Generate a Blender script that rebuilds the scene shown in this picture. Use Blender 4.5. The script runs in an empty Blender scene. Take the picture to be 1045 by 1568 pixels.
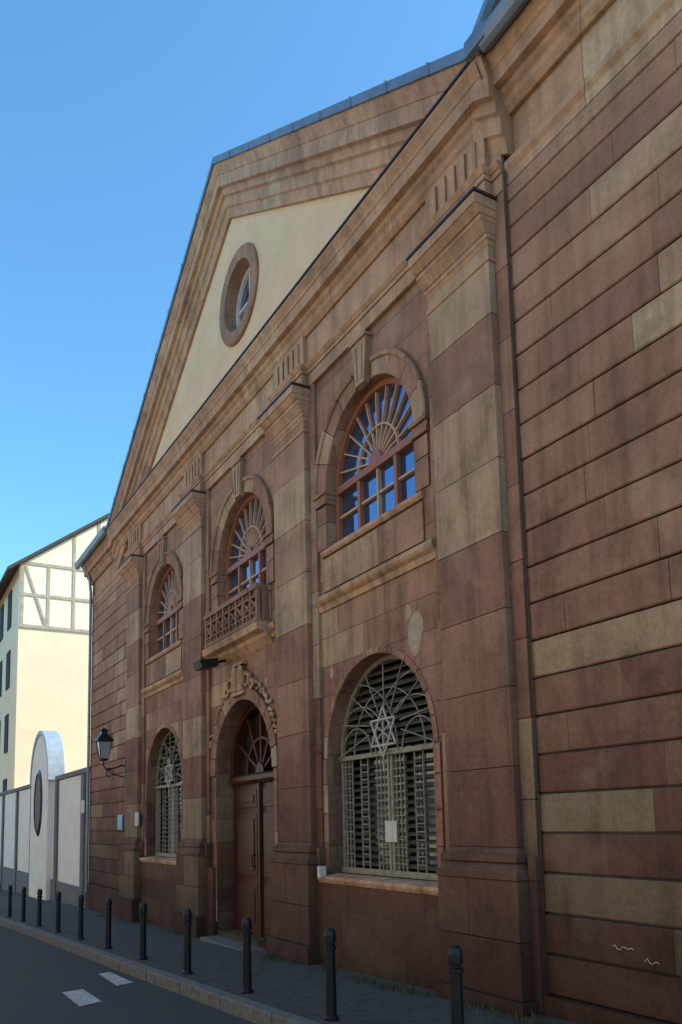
import bpy, bmesh, math, random
from mathutils import Vector, Matrix
random.seed(23)
sc = bpy.context.scene
D = 4.34; HC = 1.6
rad = math.radians

# ------------------------------------------------------------------ materials
def nodes(name):
    m = bpy.data.materials.new(name); m.use_nodes = True
    nt = m.node_tree; b = nt.nodes['Principled BSDF']
    return m, nt, b
def N(nt, t, **kw):
    n = nt.nodes.new(t)
    for k, v in kw.items():
        if k in n.inputs.keys(): n.inputs[k].default_value = v
        else: setattr(n, k, v)
    return n
def L(nt, a, b): nt.links.new(a, b)
def ramp(nt, src, stops, interp='LINEAR'):
    r = nt.nodes.new('ShaderNodeValToRGB'); cr = r.color_ramp; cr.interpolation = interp
    while len(cr.elements) < len(stops): cr.elements.new(0.5)
    for e, (p, c) in zip(cr.elements, stops):
        e.position = p; e.color = (c[0], c[1], c[2], 1) if not isinstance(c, (int, float)) else (c, c, c, 1)
    L(nt, src, r.inputs[0]); return r
def mixc(nt, a, b, fac, mode='MIX'):
    n = nt.nodes.new('ShaderNodeMix'); n.data_type = 'RGBA'; n.blend_type = mode
    for sock, v in ((n.inputs[0], fac), (n.inputs[6], a), (n.inputs[7], b)):
        if hasattr(v, 'links'): L(nt, v, sock)
        elif isinstance(v, (int, float)): sock.default_value = v
        else: sock.default_value = (*v, 1)
    return n.outputs[2]
def mth(nt, op, a, b=0.0, clamp=False):
    n = nt.nodes.new('ShaderNodeMath'); n.operation = op; n.use_clamp = clamp
    for i, v in enumerate((a, b)):
        if hasattr(v, 'links'): L(nt, v, n.inputs[i])
        else: n.inputs[i].default_value = v
    return n.outputs[0]

RED = [(0.0, (.275, .125, .088)), (.30, (.335, .160, .108)), (.55, (.375, .185, .122)), (.74, (.41, .215, .142)),
       (.80, (.47, .30, .185)), (1.0, (.53, .365, .225))]
ENT = [(0.0, (.52, .275, .165)), (.35, (.58, .325, .195)), (.6, (.61, .36, .215)), (.7, (.65, .43, .265)), (1.0, (.68, .47, .30))]
def stone(name, pal, source='brick', bw=.8, bh=.31, mortar=.005, soot=True, bump=.35):
    m, nt, b = nodes(name)
    tc = N(nt, 'ShaderNodeTexCoord'); sep = N(nt, 'ShaderNodeSeparateXYZ'); L(nt, tc.outputs['Object'], sep.inputs[0])
    obj = tc.outputs['Object']
    fac = None
    if source == 'brick':
        cmb = N(nt, 'ShaderNodeCombineXYZ')
        L(nt, mth(nt, 'ADD', sep.outputs[0], sep.outputs[1]), cmb.inputs[0]); L(nt, sep.outputs[2], cmb.inputs[1])
        br = N(nt, 'ShaderNodeTexBrick'); br.inputs['Scale'].default_value = 1; br.inputs['Brick Width'].default_value = bw
        br.inputs['Row Height'].default_value = bh; br.inputs['Mortar Size'].default_value = mortar
        br.inputs['Mortar Smooth'].default_value = .3; br.offset = .43; br.squash = .72; br.squash_frequency = 3
        br.inputs['Color1'].default_value = (0, 0, 0, 1); br.inputs['Color2'].default_value = (.93, .93, .93, 1); br.inputs['Mortar'].default_value = (.3, .3, .3, 1)
        L(nt, cmb.outputs[0], br.inputs[0]); tint = br.outputs['Color']; fac = br.outputs['Fac']
    elif source == 'attr':
        at = N(nt, 'ShaderNodeAttribute', attribute_name='tint'); tint = at.outputs['Color']
    else:
        nn = N(nt, 'ShaderNodeTexNoise', Scale=.9, Detail=2.0); L(nt, obj, nn.inputs['Vector']); tint = ramp(nt, nn.outputs[0], [(.3, 0.1), (.7, .8)]).outputs[0]
    col = ramp(nt, tint, pal).outputs[0]
    n1 = N(nt, 'ShaderNodeTexNoise', Scale=2.2, Detail=5.0, Roughness=.70); L(nt, obj, n1.inputs['Vector'])
    col = mixc(nt, col, ramp(nt, n1.outputs[0], [(.25, .52), (.5, .98), (.75, 1.28)]).outputs[0], 1.0, 'MULTIPLY')
    mp = N(nt, 'ShaderNodeMapping'); mp.inputs['Scale'].default_value = (5, 5, .45); L(nt, obj, mp.inputs[0])
    n2 = N(nt, 'ShaderNodeTexNoise', Scale=1.4, Detail=4.0, Roughness=.6); L(nt, mp.outputs[0], n2.inputs['Vector'])
    col = mixc(nt, col, ramp(nt, n2.outputs[0], [(.33, .52), (.54, 1.0), (.8, 1.18)]).outputs[0], .85, 'MULTIPLY')
    n3 = N(nt, 'ShaderNodeTexNoise', Scale=26, Detail=5.0, Roughness=.78); L(nt, obj, n3.inputs['Vector'])
    col = mixc(nt, col, ramp(nt, n3.outputs[0], [(.3, .70), (.6, 1.12)]).outputs[0], .9, 'MULTIPLY')
    n4 = N(nt, 'ShaderNodeTexNoise', Scale=1.3, Detail=6.0, Roughness=.62, Distortion=.3); L(nt, obj, n4.inputs['Vector'])
    pf = ramp(nt, n4.outputs[0], [(.56, 0.0), (.66, .6)]).outputs[0]
    col = mixc(nt, col, (.48, .32, .21), mth(nt, 'MULTIPLY', pf, .7), 'MIX')
    # dark crusts in irregular stains
    n5 = ramp(nt, n4.outputs[0], [(.34, .55), (.44, 1.0)]).outputs[0]
    col = mixc(nt, col, n5, .8, 'MULTIPLY')
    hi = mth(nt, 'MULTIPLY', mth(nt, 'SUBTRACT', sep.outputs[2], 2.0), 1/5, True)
    col = mixc(nt, col, (.58, .37, .22), mth(nt, 'MULTIPLY', hi, .30), 'MIX')  # upper stone lightened toward beige: the stronger light up there put into the colour
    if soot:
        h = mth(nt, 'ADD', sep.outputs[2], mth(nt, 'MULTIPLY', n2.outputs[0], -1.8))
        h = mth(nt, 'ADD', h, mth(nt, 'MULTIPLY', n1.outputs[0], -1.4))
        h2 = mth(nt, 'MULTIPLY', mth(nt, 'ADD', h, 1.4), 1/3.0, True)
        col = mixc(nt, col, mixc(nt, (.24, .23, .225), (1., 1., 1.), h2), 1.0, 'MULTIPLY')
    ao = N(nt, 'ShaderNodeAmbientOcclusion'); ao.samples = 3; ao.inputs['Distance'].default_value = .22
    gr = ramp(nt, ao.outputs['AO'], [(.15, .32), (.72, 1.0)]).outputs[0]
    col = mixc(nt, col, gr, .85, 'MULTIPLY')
    hgt = mth(nt, 'ADD', mth(nt, 'MULTIPLY', n3.outputs[0], .5), mth(nt, 'MULTIPLY', n1.outputs[0], .9))
    if fac is not None:
        col = mixc(nt, col, (.07, .04, .03), mth(nt, 'MULTIPLY', fac, .7), 'MIX')
        hgt = mth(nt, 'SUBTRACT', hgt, mth(nt, 'MULTIPLY', fac, .6))
    bp = N(nt, 'ShaderNodeBump', Strength=bump, Distance=.03); L(nt, hgt, bp.inputs['Height']); L(nt, bp.outputs[0], b.inputs['Normal'])
    L(nt, col, b.inputs['Base Color']); b.inputs['Roughness'].default_value = .88
    b.inputs['Specular IOR Level'].default_value = .25
    return m
def simple(name, col, rough=.6, metal=0.0, var=.25, scale=6, bump=.1, spec=.4, streak=False):
    m, nt, b = nodes(name)
    tc = N(nt, 'ShaderNodeTexCoord')
    n = N(nt, 'ShaderNodeTexNoise', Scale=scale, Detail=5.0, Roughness=.68)
    if streak:
        mp = N(nt, 'ShaderNodeMapping'); mp.inputs['Scale'].default_value = (1, 1, .15); L(nt, tc.outputs['Object'], mp.inputs[0]); L(nt, mp.outputs[0], n.inputs['Vector'])
    else: L(nt, tc.outputs['Object'], n.inputs['Vector'])
    c = mixc(nt, col, ramp(nt, n.outputs[0], [(.3, 1-var), (.7, 1+var*.4)]).outputs[0], 1.0, 'MULTIPLY')
    L(nt, c, b.inputs['Base Color']); b.inputs['Roughness'].default_value = rough; b.inputs['Metallic'].default_value = metal
    b.inputs['Specular IOR Level'].default_value = spec
    if bump:
        bp = N(nt, 'ShaderNodeBump', Strength=bump, Distance=.01); L(nt, n.outputs[0], bp.inputs['Height']); L(nt, bp.outputs[0], b.inputs['Normal'])
    return m
M = {}
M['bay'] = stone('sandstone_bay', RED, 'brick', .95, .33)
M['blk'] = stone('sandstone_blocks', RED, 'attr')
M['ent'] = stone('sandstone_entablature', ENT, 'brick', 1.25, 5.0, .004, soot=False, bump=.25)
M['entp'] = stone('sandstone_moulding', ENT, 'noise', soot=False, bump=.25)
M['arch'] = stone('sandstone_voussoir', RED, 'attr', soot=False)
M['tym'] = simple('cream_render', (.92, .63, .36), .9, var=.14, scale=1.3, bump=.05)
M['zinc'] = simple('zinc', (.24, .28, .32), .45, .5, .3, 3)
M['flash'] = simple('dark_flashing', (.05, .045, .045), .5, .3, .2)
M['cable'] = simple('lightning_cable', (.10, .065, .05), .6, .3, .2)
M['tile'] = simple('roof_tiles', (.09, .06, .05), .8, 0, .4, 9)
M['frame'] = simple('window_frame_paint', (.36, .135, .07), .5, var=.2)
M['munt'] = simple('muntin_paint', (.66, .38, .23), .5, var=.2)
M['cream'] = simple('cream_metal', (.33, .285, .21), .5, var=.4, scale=12)
M['door'] = simple('door_wood', (.080, .022, .014), .45, var=.45, scale=5, streak=True)
M['dark'] = simple('dark_interior', (.02, .018, .016), .8)
M['slat'] = simple('louvre_slats', (.10, .095, .08), .6, var=.3)
M['black'] = simple('black_iron', (.014, .014, .016), .4, .3, .2, 20)
M['white'] = simple('white_plaster', (.82, .76, .69), .9, var=.12, scale=1.5)
M['greyp'] = simple('grey_post', (.16, .15, .16), .8)
M['blue'] = simple('blue_coping', (.35, .45, .55), .6)
M['house'] = simple('house_plaster', (.94, .72, .48), .9, var=.08, scale=.8)
M['infill'] = simple('gable_infill_plaster', (.92, .79, .60), .9, var=.08, scale=.8)
M['timber'] = simple('timber', (.50, .40, .29), .8, var=.3, scale=5)
M['paper'] = simple('paper', (.66, .63, .57), .8, var=.15, scale=10)
M['star'] = simple('star_metal', (.55, .50, .42), .6, var=.3, scale=10)
M['sign'] = simple('enamel_blue', (.05, .12, .35), .3)
M['paint'] = simple('road_paint', (.50, .49, .46), .8, var=.6, scale=14)
M['kerb'] = simple('granite_kerb', (.17, .155, .14), .85, var=.5, scale=18, bump=.3)
M['asph'] = simple('asphalt', (.055, .051, .049), .9, var=.5, scale=30, bump=.4)
M['pave'] = simple('pavement_asphalt', (.078, .070, .062), .92, var=.5, scale=9, bump=.4)
M['grnd'] = simple('ground_earth', (.10, .09, .07), .95, var=.4, scale=3)
M['grass'] = simple('grass_blades', (.07, .085, .025), .8, var=.5, scale=9)
def glassm(name, col, rough, metal=0.0):
    m, nt, b = nodes(name)
    tc = N(nt, 'ShaderNodeTexCoord'); n = N(nt, 'ShaderNodeTexNoise', Scale=2.5, Detail=2.0); L(nt, tc.outputs['Object'], n.inputs['Vector'])
    bp = N(nt, 'ShaderNodeBump', Strength=.06, Distance=.02); L(nt, n.outputs[0], bp.inputs['Height']); L(nt, bp.outputs[0], b.inputs['Normal'])
    b.inputs['Base Color'].default_value = (*col, 1); b.inputs['Roughness'].default_value = rough; b.inputs['Metallic'].default_value = metal
    b.inputs['Specular IOR Level'].default_value = .8; b.inputs['IOR'].default_value = 1.8
    return m
M['glass'] = glassm('window_glass', (.12, .20, .36), .04, .75)
M['gglass'] = glassm('ground_window_glass', (.012, .014, .016), .08)
M['lampglass'] = glassm('lantern_glass', (.35, .36, .36), .15)

# ------------------------------------------------------------------ builders
def empty(name, loc=(0, 0, 0)):
    e = bpy.data.objects.new(name, None); sc.collection.objects.link(e); e.location = loc; e.empty_display_size = .2; return e
SY = empty('sandstone_synagogue_building')
class P:
    def __init__(s, name, mat, parent=None, bevel=0.0):
        s.name, s.mat, s.par, s.bev = name, mat, parent, bevel
        s.bm = bmesh.new(); s.cl = s.bm.loops.layers.float_color.new('tint'); s.t = .4
    def face(s, vs):
        try: f = s.bm.faces.new(vs)
        except ValueError: return None
        for l in f.loops: l[s.cl] = (s.t, s.t, s.t, 1)
        return f
    def prism(s, pts, vec, t=None):
        if t is not None: s.t = t
        a = [s.bm.verts.new(p) for p in pts]; b = [s.bm.verts.new(Vector(p)+Vector(vec)) for p in pts]
        s.face(a); s.face(b[::-1])
        for i in range(len(a)):
            j = (i+1) % len(a); s.face([a[i], a[j], b[j], b[i]])
    def box(s, s0, s1, y0, y1, z0, z1, t=None):
        s.prism([(-s0, y0, z0), (-s1, y0, z0), (-s1, y0, z1), (-s0, y0, z1)], (0, y1-y0, 0), t)
    def frust(s, c, h0, y0, z0, h1, y1, z1, yb=0.0):
        A = [(-(c-h0), y0, z0), (-(c+h0), y0, z0), (-(c+h0), yb, z0), (-(c-h0), yb, z0)]
        B_ = [(-(c-h1), y1, z1), (-(c+h1), y1, z1), (-(c+h1), yb, z1), (-(c-h1), yb, z1)]
        a = [s.bm.verts.new(p) for p in A]; b = [s.bm.verts.new(p) for p in B_]
        s.face(a); s.face(b[::-1])
        for i in range(4): j = (i+1) % 4; s.face([a[i], a[j], b[j], b[i]])
    def prof(s, s0, s1, pr):
        s.prism([(-s0, y, z) for y, z in pr], (-(s1-s0), 0, 0))
    def sweep(s, rings, close=False):
        R = [[s.bm.verts.new(p) for p in r] for r in rings]
        n = len(R[0]); m = len(R)
        for i in range(m if close else m-1):
            a, b = R[i], R[(i+1) % m]
            for j in range(n): k = (j+1) % n; s.face([a[j], a[k], b[k], b[j]])
        if not close: s.face(R[0]); s.face(R[-1][::-1])
    def arc(s, c, zc, pr, a0=0, a1=180, n=24, sx=1.0, sz=1.0):
        full = abs(a1-a0) >= 360
        cnt = n if full else n+1
        s.sweep([[(-(c+r*sx*math.cos(rad(a0+(a1-a0)*i/n))), y, zc+r*sz*math.sin(rad(a0+(a1-a0)*i/n))) for r, y in pr] for i in range(cnt)], full)
    def bar(s, p, q, w, y0, y1):
        d = Vector((q[0]-p[0], q[1]-p[1])); d.normalize(); n = Vector((-d.y, d.x))*w/2
        pts = [(p[0]+n.x, p[1]+n.y), (q[0]+n.x, q[1]+n.y), (q[0]-n.x, q[1]-n.y), (p[0]-n.x, p[1]-n.y)]
        s.prism([(-a, y0, z) for a, z in pts], (0, y1-y0, 0))
    def lathe(s, x, y, pr, n=20):
        s.sweep([[(x+r*math.cos(2*math.pi*k/n), y+r*math.sin(2*math.pi*k/n), z) for k in range(n)] for r, z in pr])
    def tube(s, pts, r, n=8):
        rings = []
        for i, p in enumerate(pts):
            p = Vector(p); d = (Vector(pts[min(i+1, len(pts)-1)])-Vector(pts[max(i-1, 0)])).normalized()
            u = d.cross(Vector((0.13, .2, 1))).normalized() if abs(d.z) < .95 else d.cross(Vector((1, 0.1, 0))).normalized(); v = d.cross(u)
            rings.append([p+u*r*math.cos(2*math.pi*k/n)+v*r*math.sin(2*math.pi*k/n) for k in range(n)])
        s.sweep(rings)
    def disc(s, c, zc, r, y, half=True, sx=1, sz=1, n=40):
        a1 = 180 if half else 360
        pts = [(-(c+r*sx*math.cos(rad(a1*i/n))), y, zc+r*sz*math.sin(rad(a1*i/n))) for i in range(n+1 if half else n)]
        s.prism(pts, (0, .02, 0))
    def done(s, smooth=False):
        if s.par is SY:   # survey correction of the storey heights above the upper arches
            for v in s.bm.verts: v.co.z -= .13*max(0, min(1, (v.co.z-6.22)/.6))
        bmesh.ops.recalc_face_normals(s.bm, faces=s.bm.faces)
        me = bpy.data.meshes.new(s.name); s.bm.to_mesh(me); s.bm.free()
        o = bpy.data.objects.new(s.name, me); sc.collection.objects.link(o)
        if isinstance(s.mat, list):
            for m_ in s.mat: me.materials.append(m_)
        else: me.materials.append(s.mat)
        if s.par: o.parent = s.par
        if s.par and s.par.location.length > 0: o.matrix_parent_inverse = Matrix.Translation(-s.par.location)
        if s.bev:
            b = o.modifiers.new('b', 'BEVEL'); b.width = s.bev; b.segments = 2; b.limit_method = 'ANGLE'; b.angle_limit = rad(40)
        if smooth:
            for p in me.polygons: p.use_smooth = True
        return o
def arch_wall(p, s0, s1, z0, z1, c, r, zs, zb, y0, y1, n=32):
    if zb > z0: p.box(s0, s1, y0, y1, z0, zb)
    p.box(s0, c-r, y0, y1, zb, z1); p.box(c+r, s1, y0, y1, zb, z1)
    bm = p.bm; A = []
    for i in range(n+1):
        a = math.pi*i/n; sx = c+r*math.cos(a); zz = zs+r*math.sin(a)
        A.append([bm.verts.new((-sx, y0, zz)), bm.verts.new((-sx, y0, z1)), bm.verts.new((-sx, y1, zz)), bm.verts.new((-sx, y1, z1))])
    for i in range(n):
        a, b = A[i], A[i+1]
        p.face([a[0], b[0], b[1], a[1]]); p.face([a[2], a[3], b[3], b[2]]); p.face([a[0], a[2], b[2], b[0]]); p.face([a[1], b[1], b[3], a[3]])
def g(s): return .05-.03*(max(-15, min(45, s))-4.4)

# ------------------------------------------------------------------ building
PC = [5.18, 8.54, 12.04, 15.45]       # pilaster centres
BC = [6.90, 10.27, 13.80]             # bay centres
SR, SL = 1.6, 19.35
HW = .42; ST = .56
ZT = 6.85
def rt(): return random.random()
def blocks(p, s0, s1, z0, z1, y0, y1, ch, lmin, lmax, gap=.008, yel=.2, jit=.004, cham=0):
    z = z0; row = 0
    while z < z1-.02:
        zz = min(z+ch, z1)
        if z1-zz < ch*.3: zz = z1
        a = s0; first = True
        while a < s1-.01:
            l = random.uniform(lmin, lmax)*(.5 if first and row % 2 else 1)
            b = min(a+l, s1)
            if s1-b < lmin*.35: b = s1
            t = random.uniform(.76, 1.) if rt() < yel else random.uniform(0, .73)
            yy = y0-random.uniform(0, jit)
            if cham:
                p.t = t; e = b-(.004 if b < s1 else 0); q0, q1 = z+gap*.5, zz-gap*.5
                p.prof(a, e, [(y1, q0), (yy+cham, q0), (yy, q0+cham), (yy, q1-cham), (yy+cham, q1), (y1, q1)])
            else: p.box(a, b-(gap*.35 if b < s1 else 0), yy, y1, z+gap*.5, zz-gap*.5, t)
            a = b; first = False
        z = zz; row += 1
core = P('core_walls', M['dark'], SY)
core.box(SR+.1, SL-.1, .45, 13, -1, 7.9); core.done()
w = P('bay_walls', M['bay'], SY)
edges = [(PC[i]+ST-.02, PC[i+1]-ST+.02) for i in range(3)]
ZG, RG = 2.27, .99; ZU, RU = 5.31, .87
for i, c in enumerate(BC):
    a, b = edges[i]
    arch_wall(w, a, b, -.8, 4.0, c, RG, ZG, 1.0 if i != 1 else g(c)+.2, 0.0, .44)
    arch_wall(w, a, b, 4.0, ZT, c, RU, ZU, 4.60, 0.0, .40)
w.done()
l = P('string_course', M['entp'], SY, .006)
pl = P('plinth', M['bay'], SY, .01)
ap = P('apron_panels', M['arch'], SY, .006)
for i, c in enumerate(BC):
    a, b = edges[i]
    l.prof(a-.0, b+.0, [(.0, 3.93), (-.02, 3.93), (-.035, 3.99), (-.075, 4.02), (-.09, 4.045), (-.09, 4.09), (0, 4.11)])
    l.prof(c-RU-.12, c+RU+.12, [(.1, 4.55), (-.03, 4.55), (-.05, 4.58), (-.05, 4.62), (.3, 4.64)])
    blocks(ap, c-RU-.10, c+RU+.10, 4.14, 4.53, -.022, .0, .39, .55, .8, yel=.45)
    if i != 1:
        pl.box(a, b, -.07, 0, -.8, .96)
        l.prof(a+.0, b-.0, [(0, .93), (-.08, .93), (-.10, .97), (-.10, 1.0), (.1, 1.03)])
    else:
        pl.box(a, c-RG-.02, -.07, 0, -.8, .96); pl.box(c+RG+.02, b, -.07, 0, -.8, .96)
l.done(); pl.done(); ap.done()
av = P('archivolts', M['arch'], SY, .005)
for i, c in enumerate(BC):
    a, b = edges[i]
    nseg = 9
    for k in range(nseg):
        if k == nseg//2: continue
        a0 = 180*k/nseg+.2; a1 = 180*(k+1)/nseg-.2
        av.t = random.uniform(.76, 1) if rt() < .3 else random.uniform(.1, .74)
        av.arc(c, ZU, [(RU, 0.02), (RU, -.025), (RU+.18, -.03), (RU+.185, -.055), (RU+.225, -.068), (RU+.24, -.05), (RU+.24, .0)], a0, a1, 6)
    av.t = .92
    av.prism([(-(c-.085), -.075, ZU+RU-.03), (-(c+.085), -.075, ZU+RU-.03), (-(c+.15), -.075, ZT-.10), (-(c-.15), -.075, ZT-.10)], (0, .08, 0))
    for q in (-.04, .04): av.bar((c+q, ZU+RU+.02), (c+q*1.6, ZT-.18), .035, -.09, -.07)
    av.box(c-.165, c+.165, -.095, 0, ZT-.10, ZT-.06)
    for sg in (-1, 1):
        q0, q1 = sorted((c+sg*RU, c+sg*(RU+.22)))
        blocks(av, q0, q1, 4.64, ZU-.16, -.025, 0, .3, .3, .5, yel=.25)
        q0, q1 = sorted((c+sg*(RU-.015), c+sg*(RU+.24)))
        av.t = .35
        av.box(q0, q1, -.05, .14, ZU-.15, ZU-.10); av.box(q0, q1, -.04, .14, ZU-.10, ZU-.04); av.box(q0-.01, q1+.01, -.065, .14, ZU-.04, ZU)
    for k in range(13):
        a0 = 180*k/13+.3; a1 = 180*(k+1)/13-.3
        av.t = random.uniform(.76, 1) if rt() < .2 else random.uniform(.1, .74)
        if i == 1: av.arc(c, ZG, [(RG, .02), (RG, -.04), (RG+.17, -.05), (RG+.17, 0)], a0, a1, 4)
        else: av.arc(c, ZG, [(RG, .02), (RG, -.012), (RG+.07, -.012), (RG+.07, 0)], a0, a1, 4)
    for sg in (-1, 1):
        q0, q1 = sorted((c+sg*RG, c+sg*(RG+.10)))
        blocks(av, q0, q1, 1.03 if i != 1 else .2, ZG-.004, -.014, 0, .32, .3, .5, yel=.15)
av.done()
pi = P('pilasters', M['blk'], SY, .005)
cp = P('pilaster_capitals', M['entp'], SY, .006)
fl = P('flashings', M['flash'], SY)
for c in PC:
    blocks(pi, c-ST, c+ST, 1.1, ZT, -.04, .1, .62, 3, 4, gap=.004, yel=.22)
    blocks(pi, c-HW, c+HW, 1.36, 6.34, -.11, -.04, .62, 3, 4, gap=.004, yel=.28)
    pi.t = .3
    pi.frust(c, HW+.08, -.20, 1.12, HW+.08, -.20, 1.17); pi.frust(c, HW+.075, -.195, 1.17, HW+.03, -.14, 1.25); pi.frust(c, HW+.05, -.165, 1.25, HW+.045, -.16, 1.31); pi.frust(c, HW+.03, -.14, 1.31, HW, -.11, 1.36)
    for sg in (-1, 1):
        q0, q1 = sorted((c+sg*(HW+.08), c+sg*(ST+.02))); pi.box(q0, q1, -.09, 0, 1.12, 1.3, .3)
    blocks(pi, c-HW-.07, c+HW+.07, .25, 1.12, -.19, 0, .42, .8, 1.4, gap=.006, yel=.1)
    pi.box(c-HW-.11, c+HW+.11, -.23, 0, -.8, .25, .15)
    pi.box(c-ST-.01, c+ST+.01, -.08, 0, -.8, 1.12, .2)
    cp.frust(c, HW+.015, -.125, 6.16, HW+.015, -.125, 6.195)
    cp.frust(c, HW+.005, -.115, 6.32, HW+.015, -.135, 6.38); cp.frust(c, HW+.02, -.14, 6.38, HW+.02, -.14, 6.44)
    cp.frust(c, HW+.022, -.145, 6.44, HW+.04, -.205, 6.55); cp.frust(c, HW+.042, -.21, 6.55, HW+.042, -.21, 6.61)
    cp.frust(c, HW+.045, -.22, 6.61, HW+.055, -.275, 6.69); cp.frust(c, HW+.058, -.285, 6.69, HW+.058, -.285, 6.81)
    fl.box(c-HW-.068, c+HW+.068, -.295, 0, 6.812, 6.84)
pi.done(); cp.done(); fl.done()
en = P('entablature', M['ent'], SY, .005)
e0, e1 = PC[0]-ST, PC[3]+ST
en.box(e0, e1, -.05, .3, ZT, 7.00); en.box(e0, e1, -.065, .3, 7.00, 7.05); en.prof(e0, e1, [(.3, 7.05), (-.07, 7.05), (-.10, 7.09), (-.10, 7.11), (.3, 7.13)])
en.box(e0, e1, -.045, .3, 7.11, 7.52)
for c in PC:
    en.box(c-HW-.02, c+HW+.02, -.13, 0, ZT, 7.00); en.box(c-HW-.03, c+HW+.03, -.145, 0, 7.00, 7.05)
    en.frust(c, HW+.035, -.15, 7.05, HW+.05, -.18, 7.11)
    en.box(c-HW+.0, c+HW-.0, -.10, 0, 7.11, 7.51)
    for k in range(5):
        q = c-.28+k*.14; en.box(q-.042, q+.042, -.125, -.08, 7.16, 7.45)
en.done()
def cornice(o): return [(.3, 7.49), (-.07+o, 7.49), (-.11+o, 7.54), (-.115+o, 7.60), (-.15+o, 7.63), (-.155+o, 7.67), (-.22+o, 7.68), (-.225+o, 7.80), (-.24+o, 7.81), (-.245+o, 7.84), (-.29+o, 7.91), (-.29+o, 7.94), (.3, 7.98)]
co = P('cornice', M['ent'], SY, .004)
co.prof(4.56, 16.85, cornice(0))
co.prof(SR-.3, 4.56, cornice(.06)); co.prof(16.85, SL+.25, cornice(.06))
for a, b in ((SR-.05, PC[0]-ST), (PC[3]+ST, SL+.05)):
    co.prof(a, b, [(.3, ZT+.05), (.0, ZT+.05), (.0, 6.99), (-.03, 7.03), (-.03, 7.09), (.3, 7.10)])
co.box(SR, PC[0]-ST, .03, .3, 7.09, 7.50); co.box(PC[3]+ST, SL, .03, .3, 7.09, 7.50)
co.done()
fl = P('cornice_flashing', M['flash'], SY)
fl.box(4.56, 16.85, -.305, .0, 7.942, 7.962)
fl.done()
SC, ZA, SE0, SE1, ZE = 10.55, 11.68, 4.54, 16.93, 8.02
def zl(s): return ZE+(ZA-ZE)*(1-abs(s-SC)/((SC-SE0) if s < SC else (SE1-SC)))
def rake(p, pr):
    p.sweep([[(-s_, y, zl(s_)+dz) for y, dz in pr] for s_ in (SE0, SC, SE1)])
rk = P('raking_cornice', M['ent'], SY, .004)
rake(rk, [(.3, -.10), (-.28, -.10), (-.28, -.15), (-.24, -.24), (-.23, -.27), (-.22, -.27), (-.22, -.46), (-.16, -.47), (-.15, -.57), (-.11, -.59), (-.10, -.74), (-.07, -.76), (-.045, -.90), (.3, -.92)])
rk.done()
zk = P('zinc_verge', M['zinc'], SY)
rake(zk, [(.35, 0.02), (-.30, 0.0), (-.305, -.115), (-.285, -.115), (-.285, -.095), (.35, -.08)])
for k in range(1, 9):
    for a, b in ((SE0, SC), (SC, SE1)):
        q = a+(b-a)*k/9; zk.sweep([[(-s_, y, zl(s_)+dz) for y, dz in ((.3, .03), (-.308, .008), (-.312, -.12), (-.29, -.12), (.3, -.02))] for s_ in (q, q+.03)])
zk.done()
rf = P('roof', M['tile'], SY)
rf.sweep([[(-s_, y, zl(s_)+dz) for y, dz in ((.36, .0), (13, .0), (13, -.5), (.36, -.5))] for s_ in (SE0+.2, SC, SE1-.2)])
rf.prism([(-SR, -.02, 8.06), (-SR, 1.15, 11.0), (-SR, 5, 11.0), (-SR, 8, 8.02)], (-(5.32-SR), 0, 0))
rf.box(SR, SL, .2, 12.8, 7.97, 8.02)
rf.done()
zz = P('zinc_roof_edges', M['zinc'], SY, .01)
zz.prism([(-5.27, -.10, 8.06), (-5.27, .02, 8.02), (-5.27, 1.20, 11.0), (-5.27, 1.08, 11.08)], (-.09, 0, 0))
for a, b in ((SR-.35, 4.50), (16.94, SL+.42)):
    zz.prof(a, b, [(-.26, 7.96), (-.24, 7.90), (-.29, 7.88), (-.33, 7.91), (-.36, 7.97), (-.35, 8.04), (-.20, 8.08), (.0, 8.13), (.2, 8.13), (.2, 8.0), (-.2, 7.97)])
zz.box(4.42, 4.66, -.36, .2, 7.93, 8.08)
zz.tube([(-SL+.06, -.22, 7.9), (-SL+.06, -.1, 7.6), (-SL+.06, -.06, 7.2), (-SL+.06, -.06, 4), (-SL+.06, -.06, .1)], .035)
zz.done()
cb = P('lightning_cable', M['cable'], SY)
cb.tube([(-4.605, -.30, 7.95), (-4.605, -.16, 7.62), (-4.605, -.03, 7.45), (-4.61, -.02, 5), (-4.60, -.022, 2.5), (-4.605, -.02, .9)], .006, 6); cb.done()
OC, OZ, OR = 10.28, 9.36, .55
tb = P('tympanum', M['tym'], SY)
bm = tb.bm
tri = [bm.verts.new(v) for v in ((-(SE0+.3), 0.0, 7.95), (-(SE1-.3), 0.0, 7.95), (-SC, 0.0, ZA-.6))]
es = [bm.edges.new((tri[i], tri[(i+1) % 3])) for i in range(3)]
cv = [bm.verts.new((-(OC+OR*math.cos(2*math.pi*i/40)), 0.0, OZ+OR*math.sin(2*math.pi*i/40))) for i in range(40)]
es += [bm.edges.new((cv[i], cv[(i+1) % 40])) for i in range(40)]
bmesh.ops.triangle_fill(bm, edges=es, use_beauty=True)
tb.done()
oc = P('oculus_ring', M['arch'], SY, .004)
for k in range(8):
    oc.t = random.uniform(.2, .7)
    oc.arc(OC, OZ, [(OR-.05, .30), (OR-.05, -.04), (OR+.13, -.05), (OR+.15, -.03), (OR+.15, .0), (OR+.0, .0), (OR, .30)], k*45+.2, k*45+44.8, 6)
oc.done()
og = P('oculus_glass', M['glass'], SY); og.disc(OC, OZ, OR, .2, half=False); og.done()
of = P('oculus_frame', M['white'], SY)
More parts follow.
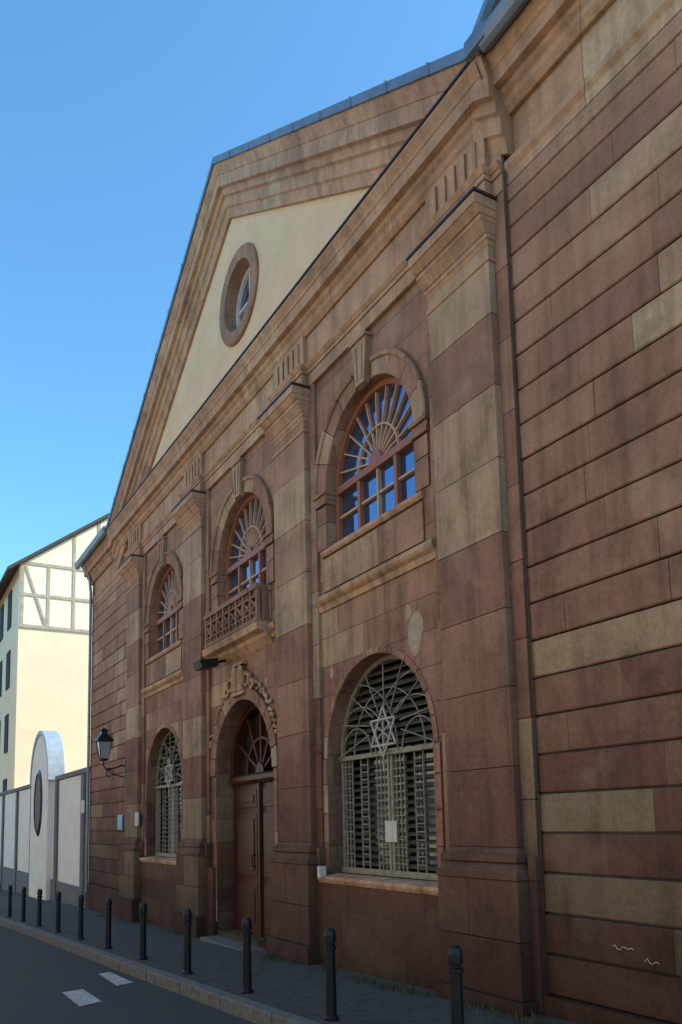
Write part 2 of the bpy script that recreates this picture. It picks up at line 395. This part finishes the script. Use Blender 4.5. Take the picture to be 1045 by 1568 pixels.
of.arc(OC, OZ, [(OR-.05, .2), (OR-.05, .15), (OR-.1, .15), (OR-.1, .2)], 0, 360, 32); of.bar((OC, OZ-OR), (OC, OZ+OR), .03, .16, .2); of.bar((OC-OR, OZ), (OC+OR, OZ), .03, .16, .2); of.done()
wg = P('rusticated_wing', M['blk'], SY)
blocks(wg, SR, PC[0]-ST, .30, ZT+.05, .0, .3, .292, .7, 1.6, gap=.012, yel=.20, jit=.006, cham=.010)
blocks(wg, PC[3]+ST, SL, .02, ZT+.05, .0, .3, .292, .7, 1.6, gap=.012, yel=.15, jit=.006, cham=.010)
wg.box(SR, PC[0]-ST, -.06, .3, -.6, .30, .25); wg.box(PC[3]+ST, SL+.04, -.06, .3, -1.1, .30, .25)
wg.box(SL-.0, SL+.03, .0, 12, -1.1, 7.55, .4)
wg.done()
jb = P('wing_joint_mortar', M['greyp'], SY); jb.box(SR, PC[0]-ST, .04, .3, 0, ZT+.04); jb.box(PC[3]+ST, SL-.01, .04, .3, 0, ZT+.04); jb.done()
def blob(p, s_, z_, w_, h_, y_, n=26, th=.004):
    pts = []; r = 1.0
    for k in range(n):
        a = 2*math.pi*k/n; r = max(.5, min(1.15, r+random.uniform(-.22, .22)))
        pts.append((-(s_+w_*r*math.cos(a)), y_, z_+h_*r*math.sin(a)))
    p.prism(pts, (0, th, 0))
pp = P('plaster_patches', simple('bare_plaster', (.50, .37, .26), .95, var=.35, scale=9), SY)
blob(pp, 6.10, 3.30, .14, .20, -.004); blob(pp, 6.24, 3.54, .05, .08, -.004); blob(pp, 7.75, 3.22, .04, .08, -.004); blob(pp, 9.5, 3.4, .05, .09, -.004)
pp.done()
gf = P('scratched_graffiti', M['paper'], SY)
for a0, z0, n_ in ((3.98, .72, 9), (3.72, .66, 6), (4.25, .22, 8)):
    gf.tube([(-(a0-k*.022), -.012, z0+.012*math.sin(k*1.9)+random.uniform(-.008, .008)) for k in range(n_)], .0025, 4)
gf.done()

# ------------------------------------------------------------------ windows / door
GY = .16
def upper_window(c, nm):
    gl = P(nm+'_glass', M['glass'], SY); gl.box(c-RU, c+RU, GY, GY+.02, 4.60, ZU); gl.disc(c, ZU, RU, GY); gl.done()
    f = P(nm+'_frame', M['frame'], SY, .004)
    f.arc(c, ZU, [(RU, GY-.06), (RU-.065, GY-.06), (RU-.065, GY), (RU, GY)], 0, 180, 32)
    for sg in (-1, 1): f.box(*sorted((c+sg*RU, c+sg*(RU-.065))), GY-.06, GY, 4.60, ZU)
    f.box(c-RU+.065, c+RU-.065, GY-.07, GY, ZU-.05, ZU+.035); f.box(c-RU+.065, c+RU-.065, GY-.06, GY, 4.60, 4.67)
    for q in (-.36, .36): f.box(c+q-.028, c+q+.028, GY-.06, GY, 4.67, ZU-.05)
    f.disc(c, ZU+.03, .12, GY-.07); f.done()
    m = P(nm+'_muntins', M['munt'], SY)
    m.box(c-.014, c+.014, GY-.045, GY, 4.67, ZU-.05)
    m.box(c-RU+.065, c+RU-.065, GY-.04, GY, 4.98, 5.005)
    for k in range(1, 12):
        a = rad(180*k/12); m.bar((c+.1*math.cos(a), ZU+.03+.1*math.sin(a)), (c+(RU-.05)*math.cos(a), ZU+(RU-.05)*math.sin(a)), .016, GY-.035, GY)
    m.arc(c, ZU+.03, [(.40, GY-.04), (.382, GY-.04), (.382, GY), (.40, GY)], 0, 180, 28)
    m.done()
for c in BC: upper_window(c, 'upper_window')
def hexstar(p, c, z, R, w, y0, y1):
    for o in (90, 270):
        v = [(c+R*math.cos(rad(o+120*k)), z+R*math.sin(rad(o+120*k))) for k in range(3)]
        for k in range(3): p.bar(v[k], v[(k+1) % 3], w, y0+(.004 if o == 90 else 0), y1+(.004 if o == 90 else 0))
def ground_window(c, nm):
    d = P(nm+'_back', M['gglass'], SY); d.box(c-RG, c+RG, .30, .32, 1.0, ZG); d.disc(c, ZG, RG, .30); d.done()
    s = P(nm+'_slats', M['slat'], SY)
    z = ZG+.07
    while z < ZG+RG-.05:
        h = math.sqrt(max(0, (RG-.06)**2-(z-ZG)**2)); s.prof(c-h, c+h, [(.20, z), (.26, z+.05), (.26, z+.06), (.20, z+.012)]); z += .085
    z = 1.12
    while z < ZG-.06:
        s.prof(c-RG+.04, c+RG-.04, [(.21, z), (.25, z+.03), (.25, z+.036), (.21, z+.01)]); z += .078
    s.done()
    f = P(nm+'_frame', M['cream'], SY, .003)
    f.arc(c, ZG, [(RG, .16), (RG-.05, .16), (RG-.05, .20), (RG, .20)], 0, 180, 32)
    f.box(c-RG+.0, c+RG-.0, .14, .20, ZG-.03, ZG+.02); f.box(c-RG, c+RG, .15, .20, 1.03, 1.09)
    for q in (-RG+.03, -.03, .03, RG-.03): f.box(c+q-.02, c+q+.02, .16, .20, 1.09, ZG-.03)
    f.done()
    gr = P(nm+'_grille', M['cream'], SY)
    for sg in (-1, 1):
        o = c+sg*.5
        for q in (-.39, -.32, -.25, -.07, .07, .25, .32, .39): gr.box(o+q-.005, o+q+.005, .165, .18, 1.09, ZG-.03)
        z = 1.16
        while z < ZG-.06:
            for q0, q1 in ((-.45, -.25), (-.07, .07), (.25, .45)): gr.box(o+q0, o+q1, .168, .182, z-.005, z+.005)
            z += .078
        # interlaced curved bars of the fan
        for r, am, cc in ((.76, 92, .55), (.52, 118, .50), (.30, 150, .58)):
            a0, a1 = (0, am) if sg > 0 else (180-am, 180)
            gr.arc(c-sg*cc if False else (c+cc if sg < 0 else c-cc), ZG, [(r, .125), (r-.010, .125), (r-.010, .138), (r, .138)],
                   0 if sg > 0 else 180-am, am if sg > 0 else 180, 24) if r < .7 or True else None
    zc = ZG+.20
    for k in range(0, 9):
        a = rad(180*k/8); gr.bar((c+.30*math.cos(a), zc+.30*math.sin(a)*.8), (c+(RG-.04)*math.cos(a), ZG+(RG-.04)*math.sin(a)), .009, .110, .122)
    gr.arc(c, ZG, [(.66, .140), (.65, .140), (.65, .152), (.66, .152)], 0, 180, 32)
    gr.done()
    st = P(nm+'_star', M['star'], SY)
    hexstar(st, c, zc, .26, .018, .085, .10)
    for k in range(6): a = rad(30+60*k); st.bar((c, zc), (c+.17*math.cos(a), zc+.17*math.sin(a)), .011, .090, .108)
    st.bar((c, zc-.26), (c, zc-.40), .012, .085, .10)
    st.done()
ground_window(BC[0], 'ground_window'); ground_window(BC[2], 'ground_window')
nt_ = P('paper_notice', M['paper']); nt_.box(BC[0]-.12, BC[0]+.09, .145, .15, 1.37, 1.58)
nt_.box(BC[0]-.05, BC[0]+.08, .140, .1445, 1.40, 1.48); nt_.done()
c = BC[1]; zd = g(c)+.14
DR = empty('portal_door'); DR.parent = SY
d = P('door_back', M['dark'], DR); d.box(c-RG, c+RG, .36, .40, zd-.2, ZG+.02); d.disc(c, ZG, RG, .36); d.done()
d = P('door_leaves', M['door'], DR, .006)
d.box(c-RG, c+RG, .26, .36, zd, ZG-.14)
for sg in (-1, 1):
    o = c+sg*.47
    for z0, z1 in ((zd+.12, zd+.75), (zd+.85, ZG-.55), (ZG-.47, ZG-.22)):
        d.box(o-.36, o+.36, .235, .26, z0, z1); d.box(o-.28, o+.28, .22, .235, z0+.07, z1-.07)
d.box(c-.03, c+.03, .21, .26, zd, ZG-.14)
d.prof(c-RG, c+RG, [(.36, ZG-.14), (.22, ZG-.14), (.18, ZG-.09), (.18, ZG-.03), (.22, ZG), (.36, ZG)])
d.arc(c, ZG, [(RG, .2), (RG-.09, .2), (RG-.09, .36), (RG, .36)], 0, 180, 32)
for k in range(1, 6):
    a = rad(30*k); d.bar((c, ZG), (c+(RG-.05)*math.cos(a), ZG+(RG-.05)*math.sin(a)), .035, .25, .33)
d.arc(c, ZG, [(.5, .25), (.46, .25), (.46, .33), (.5, .33)], 0, 180, 28)
d.disc(c, ZG, .14, .23)
d.done()
k_ = P('door_handle', M['black'], DR); k_.tube([(-c-.08, .2, 1.0), (-c-.08, .15, 1.0), (-c-.08, .15, 1.15), (-c-.08, .2, 1.15)], .012); k_.done()
st = P('door_step', M['kerb'], DR, .015); st.box(c-RG+.02, c+RG-.02, -.28, .40, g(c)-.1, zd); st.done()
ct = P('carved_cartouche', M['entp'], SY, .006)
zc = 3.52
for sg in (-1, 1):
    o = c+sg*.10
    ct.box(o-.085, o+.085, -.10, 0, zc-.14, zc+.12); ct.disc(o, zc+.12, .085, -.10, n=12)
    for k in range(4): ct.box(o-.06, o+.06, -.108, -.10, zc-.10+k*.06, zc-.08+k*.06)
    ct.arc(c+sg*.28, zc-.02, [(.10, -.08), (.06, -.09), (.06, -.03), (.10, -.03)], 0, 360, 20)
    ct.arc(c+sg*.42, zc-.10, [(.07, -.07), (.035, -.08), (.035, -.03), (.07, -.03)], 0, 360, 18)
    for k in range(24):
        a = rad(90+sg*(-18-k*2.2)); rr = RG+.25+random.uniform(-.06, .05)
        ct.arc(c+rr*math.cos(a), ZG+rr*math.sin(a), [(random.uniform(.015, .04), -.04), (.0, -.06), (.0, -.01), (.03, -.01)], 0, 360, 7)
ct.box(c-.22, c+.22, -.09, 0, zc-.20, zc-.145); ct.box(c-.18, c+.18, -.085, 0, zc+.215, zc+.25)
ct.done()
bl = P('balcony_balustrade', M['arch'], SY, .004)
b0, b1, z0, z1 = c-.95, c+.95, 4.142, 4.64
bl.t = .45
bl.box(b0, b1, -.215, -.13, z1-.07, z1); bl.box(b0, b1, -.21, -.135, z0, z0+.05); bl.box(b0, b1, -.195, -.15, z0+.12, z0+.145); bl.box(b0, b1, -.195, -.15, z1-.165, z1-.14)
nn = 8; w_ = (b1-b0)/nn
for k in range(nn+1): q = min(max(b0+k*w_, b0+.03), b1-.03); bl.box(q-.025, q+.025, -.20, -.145, z0+.05, z1-.07)
for k in range(nn):
    x0, x1 = b0+k*w_, b0+(k+1)*w_; bl.bar((x0, z0+.14), (x1, z1-.16), .026, -.19, -.16); bl.bar((x1, z0+.14), (x0, z1-.16), .026, -.186, -.156)
    bl.arc((x0+x1)/2, z1-.105, [(.034, -.19), (.016, -.19), (.016, -.16), (.034, -.16)], 0, 360, 12); bl.arc((x0+x1)/2, z0+.085, [(.034, -.19), (.016, -.19), (.016, -.16), (.034, -.16)], 0, 360, 12)
for q in (b0+.03, b1-.03): bl.box(q-.028, q+.028, -.13, 0, z0, z1-.01)
bl.done()
bs = P('balcony_slab', M['entp'], SY, .006); bs.prof(c-1.0, c+1.0, [(0, 3.85), (-.10, 3.95), (-.12, 4.0), (-.21, 4.03), (-.23, 4.125), (0, 4.14)]); bs.done()

# ------------------------------------------------------------------ small wall things
fd = P('flood_lamp', M['black'], None, .01)
fd.prism([(-(c+.35), -.50, 3.85), (-(c+.35), -.22, 3.90), (-(c+.35), -.22, 3.78), (-(c+.35), -.45, 3.74)], (-.3, 0, 0)); fd.tube([(-(c+.5), -.3, 3.83), (-(c+.5), -.05, 3.90)], .02); fd.done()
for s_, z_, y_ in ((7.88, 1.05, -.11), (9.05, 1.02, -.11)):
    q = P('intercom_box', M['paper'], None, .005); q.box(s_-.03, s_+.03, y_-.04, y_+.04, z_-.06, z_+.06); q.box(s_-.02, s_+.02, y_-.046, y_-.04, z_+.01, z_+.04); q.done()
sg_ = P('enamel_street_sign', [M['sign']], None, .004); sg_.box(16.35, 16.75, -.03, 0, 1.50, 1.80); sg_.box(16.38, 16.72, -.036, -.03, 1.53, 1.77); sg_.done()
sg_ = P('plaque', M['paper'], None, .004); sg_.box(14.90, 15.10, -.135, -.11, 1.58, 1.82); sg_.box(14.92, 15.08, -.139, -.135, 1.60, 1.80); sg_.done()
LN = empty('wall_lantern', (-16.0, -.5, 3.0))
ln = P('lantern_frame', M['black'], LN, .003)
lx, ly = -16.0, -.50
ln.sweep([[(lx+a*h, ly+b*h, z) for a, b in ((-1, -1), (1, -1), (1, 1), (-1, 1))] for h, z in ((.06, 2.84), (.075, 2.86), (.06, 2.88))])
for a, b in ((-1, -1), (1, -1), (1, 1), (-1, 1)): ln.tube([(lx+a*.07, ly+b*.07, 2.87), (lx+a*.125, ly+b*.125, 3.22)], .009, 5)
ln.sweep([[(lx+a*h, ly+b*h, z) for a, b in ((-1, -1), (1, -1), (1, 1), (-1, 1))] for h, z in ((.13, 3.21), (.16, 3.22), (.15, 3.25), (.06, 3.36), (.06, 3.42), (.075, 3.43), (.02, 3.48))])
ln.tube([(lx, ly, 2.85), (lx, ly, 2.74), (lx, ly+.05, 2.68), (lx, ly+.2, 2.70), (lx, ly+.36, 2.76), (lx, -.06, 2.72)], .016)
ln.tube([(lx, ly+.12+.07*math.cos(t*.5), 2.60+.07*math.sin(t*.5)) for t in range(-1, 11)], .010, 6)
ln.tube([(lx, ly+.05, 2.68), (lx, ly+.18, 2.58), (lx, -.06, 2.52)], .012, 6)
ln.box(16.0-.03, 16.0+.03, -.10, -.04, 2.4, 2.85)
ln.done()
lg = P('lantern_glass', M['lampglass'], LN)
lg.sweep([[(lx+a*h, ly+b*h, z) for a, b in ((-1, -1), (1, -1), (1, 1), (-1, 1))] for h, z in ((.062, 2.885), (.115, 3.205))]); lg.done()

# ------------------------------------------------------------------ street
def strip(name, mat, ylo, yhi, dz, s0=-300, s1=600, th=0):
    p = P(name, mat); ss = [s0] + [v for v in (-15, 0, 10, 20, 45) if s0 < v < s1] + [s1]
    yl = ylo if callable(ylo) else (lambda s: ylo); yh = yhi if callable(yhi) else (lambda s: yhi)
    if th: p.sweep([[(-s, yl(s), g(s)+dz), (-s, yh(s), g(s)+dz), (-s, yh(s), g(s)+dz-th), (-s, yl(s), g(s)+dz-th)] for s in ss])
    else:
        vs = [(p.bm.verts.new((-s, yl(s), g(s)+dz)), p.bm.verts.new((-s, yh(s), g(s)+dz))) for s in ss]
        for i in range(len(vs)-1): p.face([vs[i][0], vs[i][1], vs[i+1][1], vs[i+1][0]])
    return p.done()
strip('ground', M['grnd'], -500, 500, -.008)
def yb(s): s = max(-10, min(34, s)); return -1.34-.033*(s-5.48)
def yk(s): return yb(s)-.24
strip('road', M['asph'], -8.2, lambda s: yk(s)-.0, 0.0, -60, 90)
strip('pavement', M['pave'], lambda s: yk(s)+.14, 0.3, .12, -20, 60, .3)
strip('opposite_pavement', M['pave'], -9.6, -8.2, .12, -60, 90, .3)
kb = P('kerb', M['kerb'], None, .012)
s = -6.0
while s < 45:
    e = s+.98
    kb.prism([(-s, yk(s), g(s)-.2), (-s, yk(s)+.138, g(s)-.2), (-e, yk(e)+.138, g(e)-.2), (-e, yk(e), g(e)-.2)], (0, 0, .32)); s += 1.0
kb.done()
mk = P('road_marking', M['paint'])
def quad(p, pts):
    p.face([p.bm.verts.new((-s_, y_, g(s_)+.006)) for s_, y_ in pts])
quad(mk, [(8.9, yk(9)-.34), (9.9, yk(10)-.26), (9.95, yk(10)-.12), (9.0, yk(9)-.14)])
quad(mk, [(8.0, yk(8)-.95), (8.9, yk(9)-.9), (8.95, yk(9)-.68), (8.1, yk(8)-.72)])
mk.done()
for k in range(16):
    s_ = 4.02+1.46*k
    z = g(s_)+.12; y_ = yb(s_)
    B_ = P('bollard', M['black'])
    B_.lathe(-s_, y_, [(.055, z), (.055, z+.02), (.040, z+.035), (.036, z+.50), (.046, z+.505), (.046, z+.53), (.033, z+.537), (.033, z+.55), (.045, z+.557), (.045, z+.61), (.038, z+.645), (.02, z+.66)])
    B_.done()
gr = P('grass_weeds', M['grass'])
for k in range(3600):
    s_ = random.uniform(2.5, 17)
    if rt() > (.95 if s_ < 9.2 else .2): continue
    if 9.0 < s_ < 11.4: continue
    y_ = -.22-abs(random.gauss(0, .09))
    if math.sin(s_*3.1)+math.sin(s_*7.7) < -0.4: continue
    z = g(s_)+.12; h = random.uniform(.015, .06)*(1.4 if rt() < .1 else 1); a = rt()*6.28; w_ = random.uniform(.003, .009)
    dx, dy = w_*math.cos(a), w_*math.sin(a); lx_, ly_ = random.gauss(0, h*.5), random.gauss(0, h*.5)
    gr.face([gr.bm.verts.new((-s_-dx, y_-dy, z-.005)), gr.bm.verts.new((-s_+dx, y_+dy, z-.005)), gr.bm.verts.new((-s_+lx_, y_+ly_, z+h))])
gr.done()

# ------------------------------------------------------------------ courtyard wall
CW = empty('white_courtyard_wall')
p = P('wall', M['white'], CW, .01)
p.box(19.40, 45, .05, .25, -1.5, 2.85); p.done()
p = P('coping', M['greyp'], CW, .01); p.box(19.45, 23.6, .0, .30, 2.86, 2.98); p.box(27.4, 45, .0, .3, 2.86, 2.98)
for q in (20.1, 23.4, 27.4, 30.5, 34, 37.5): p.box(q-.15, q+.15, -.02, .04, -1.5, 2.84)
p.box(19.5, 45, .02, .045, -1.5, .15)
p.done()
p = P('arched_gate', M['white'], CW, .01)
p.box(24.1, 26.9, -.1, .3, -1.5, 2.9); p.prism([(-(25.5+1.4*math.cos(rad(180*i/24))), -.1, 2.9+1.4*math.sin(rad(180*i/24))) for i in range(25)], (0, .4, 0)); p.done()
p = P('arch_coping', M['blue'], CW, .01); p.arc(25.5, 2.9, [(1.41, -.13), (1.55, -.13), (1.55, .33), (1.41, .33)], 0, 180, 28); p.done()
p = P('oval_window_frame', M['black'], CW, .01); p.arc(25.5, 2.3, [(1, -.10), (.86, -.16), (.84, -.10)], 0, 360, 32, .62, 1.0); p.done()
p = P('oval_window_panel', M['greyp'], CW, .01); p.disc(25.5, 2.3, .86, -.125, False, .62, 1.0); p.done()
p = P('mailbox', M['paper'], CW, .01); p.box(19.75, 20.0, -.06, -.02, 1.9, 2.2); p.done()

# ------------------------------------------------------------------ half-timbered house
TH = empty('half_timbered_house')
X0 = -34; Y0, Y1, YR = .39, 12.0, 6.2; ZEV, ZRD = 12.1, 16.3
p = P('walls', M['house'], TH)
p.prism([(X0, Y0, -2), (X0, Y1, -2), (X0, Y1, ZEV), (X0, YR, ZRD), (X0, Y0, ZEV)], (-13, 0, 0)); p.done()
p = P('gable_infill', M['infill'], TH); p.prism([(X0+.03, Y0, 9.5), (X0+.03, Y1, 9.5), (X0+.03, Y1, ZEV), (X0+.03, YR, ZRD), (X0+.03, Y0, ZEV)], (-.03, 0, 0)); p.done()
p = P('timbers', M['timber'], TH)
def tb2(y0, z0, y1, z1, w=.12, o=0):
    d_ = Vector((y1-y0, z1-z0)).normalized(); n = Vector((-d_.y, d_.x))*w/2
    p.prism([(X0+.06+o, y0+n.x, z0+n.y), (X0+.06+o, y1+n.x, z1+n.y), (X0+.06+o, y1-n.x, z1-n.y), (X0+.06+o, y0-n.x, z0-n.y)], (-.03, 0, 0))
for z in (9.6, 10.9, 12.2): tb2(Y0, z, Y1, z, .13, .003)
for y in (.5, 1.5, 2.5, 3.5, 4.6, 5.6, 7.0, 8.5, 10): tb2(y, 9.6, y, 12.2, .12)
for y in (2.5, 3.5, 4.6, 6.2, 8): tb2(y, 12.2, y, ZRD-abs(y-YR)*.72, .12)
tb2(1.45, 9.6, 1.0, 10.9, .10, .006); tb2(.6, 12.1, 1.4, 9.7, .10, .008); tb2(2.6, 12.2, 3.5, 13.2, .10, .008); tb2(6, 9.7, 7, 12.1, .10, .008)
p.done()
p = P('roof', M['tile'], TH)
for a, b in (((Y0-.5, ZEV-.36), (YR, ZRD+.05)), ((Y1+.5, ZEV-.36), (YR, ZRD+.05))):
    p.prism([(X0+.3, a[0], a[1]), (X0+.3, b[0], b[1]), (X0+.3, b[0], b[1]+.14), (X0+.3, a[0], a[1]+.14)], (-14, 0, 0))
p.done()
p = P('side_windows', M['dark'], TH)
for z in (2, 4.7, 7.4, 10):
    for x in (-36, -38.5, -41): p.prism([(x, Y0-.04, z), (x-1, Y0-.04, z), (x-1, Y0-.04, z+1.6), (x, Y0-.04, z+1.6)], (0, .03, 0))
p.done()

# ------------------------------------------------------------------ opposite row of houses
hs = [(-14, -3, 9.0, (.80, .64, .46)), (-3, 7, 9.4, (.84, .70, .52)), (7, 16, 9.0, (.82, .62, .44)), (16, 27, 9.6, (.82, .68, .50)), (27, 40, 9.0, (.82, .68, .52))]
for i, (a, b, h, cl) in enumerate(hs):
    H = empty('opposite_house')
    m_ = simple('opposite_plaster_%d' % i, cl, .9, var=.08, scale=1)
    p = P('walls', m_, H); p.box(a+.01, b-.01, -18, -9.6, -2, h); p.done()
    p = P('roof', M['tile'], H); p.prism([(-a, -9.2, h), (-a, -13.8, h+2.2), (-a, -18.4, h), (-a, -18.4, h-.15), (-a, -9.2, h-.15)], (-(b-a), 0, 0)); p.done()
    p = P('windows', M['glass'], H); f = P('window_surrounds', M['white'], H)
    n = int((b-a)/2.6)
    for k in range(n):
        o = a+(k+.5)*(b-a)/n
        for z in (1.2, 3.9, 6.6):
            f.box(o-.56, o+.56, -9.6, -9.54, z-.12, z+1.62); p.box(o-.42, o+.42, -9.54, -9.52, z, z+1.5)
    p.done(); f.done()

# ------------------------------------------------------------------ camera from vanishing geometry
f = 1250.0; vx1, vy1, vxv, vyv, cx = -195., 1272., 290., -9000., 522.5
lo, hi = 784., 1272.
for _ in range(60):
    py = (lo+hi)/2
    v = (vx1-cx)*(vxv-cx)+(vy1-py)*(vyv-py)+f*f
    if v < 0: lo = py
    else: hi = py
d1 = Vector((vx1-cx, -(vy1-py), -f)).normalized(); up = Vector((vxv-cx, -(vyv-py), -f)).normalized()
Xw = -d1; Zw = up; Yw = Zw.cross(Xw)
Mc = Matrix((Xw, Yw, Zw)).transposed()
cam = bpy.data.cameras.new('camera'); co_ = bpy.data.objects.new('camera', cam); sc.collection.objects.link(co_)
co_.matrix_world = Matrix.Translation((0, -D, HC)) @ Mc.transposed().to_4x4()
cam.sensor_width = 36; cam.sensor_fit = 'AUTO'; cam.lens = f*36/1568; cam.shift_y = (py-784)/1568; cam.clip_end = 3000; cam.clip_start = .05
sc.camera = co_

# ------------------------------------------------------------------ light
el, rot = rad(40), rad(36)
W = bpy.data.worlds.new('World'); sc.world = W; W.use_nodes = True
nt = W.node_tree; bg = nt.nodes['Background']
sk = nt.nodes.new('ShaderNodeTexSky'); sk.sky_type = 'NISHITA'; sk.sun_disc = False; sk.sun_elevation = el; sk.sun_rotation = rot
sk.air_density = 1.0; sk.dust_density = .8; sk.ozone_density = 1.2
tcol = mixc(nt, sk.outputs[0], (1.12, 1.95, 2.25), 1.0, 'MULTIPLY')
nt.links.new(tcol, bg.inputs[0]); bg.inputs[1].default_value = .15
sd = Vector((math.sin(rot)*math.cos(el), math.cos(rot)*math.cos(el), math.sin(el)))
sl = bpy.data.lights.new('sun', 'SUN'); sl.energy = 5.0; sl.angle = rad(.5); sl.color = (1, .86, .66)
so = bpy.data.objects.new('sun', sl); sc.collection.objects.link(so); so.rotation_euler = sd.to_track_quat('Z', 'Y').to_euler(); so.location = (0, 0, 30)
sc.view_settings.view_transform = 'Standard'; sc.view_settings.look = 'None'; sc.view_settings.exposure = 0
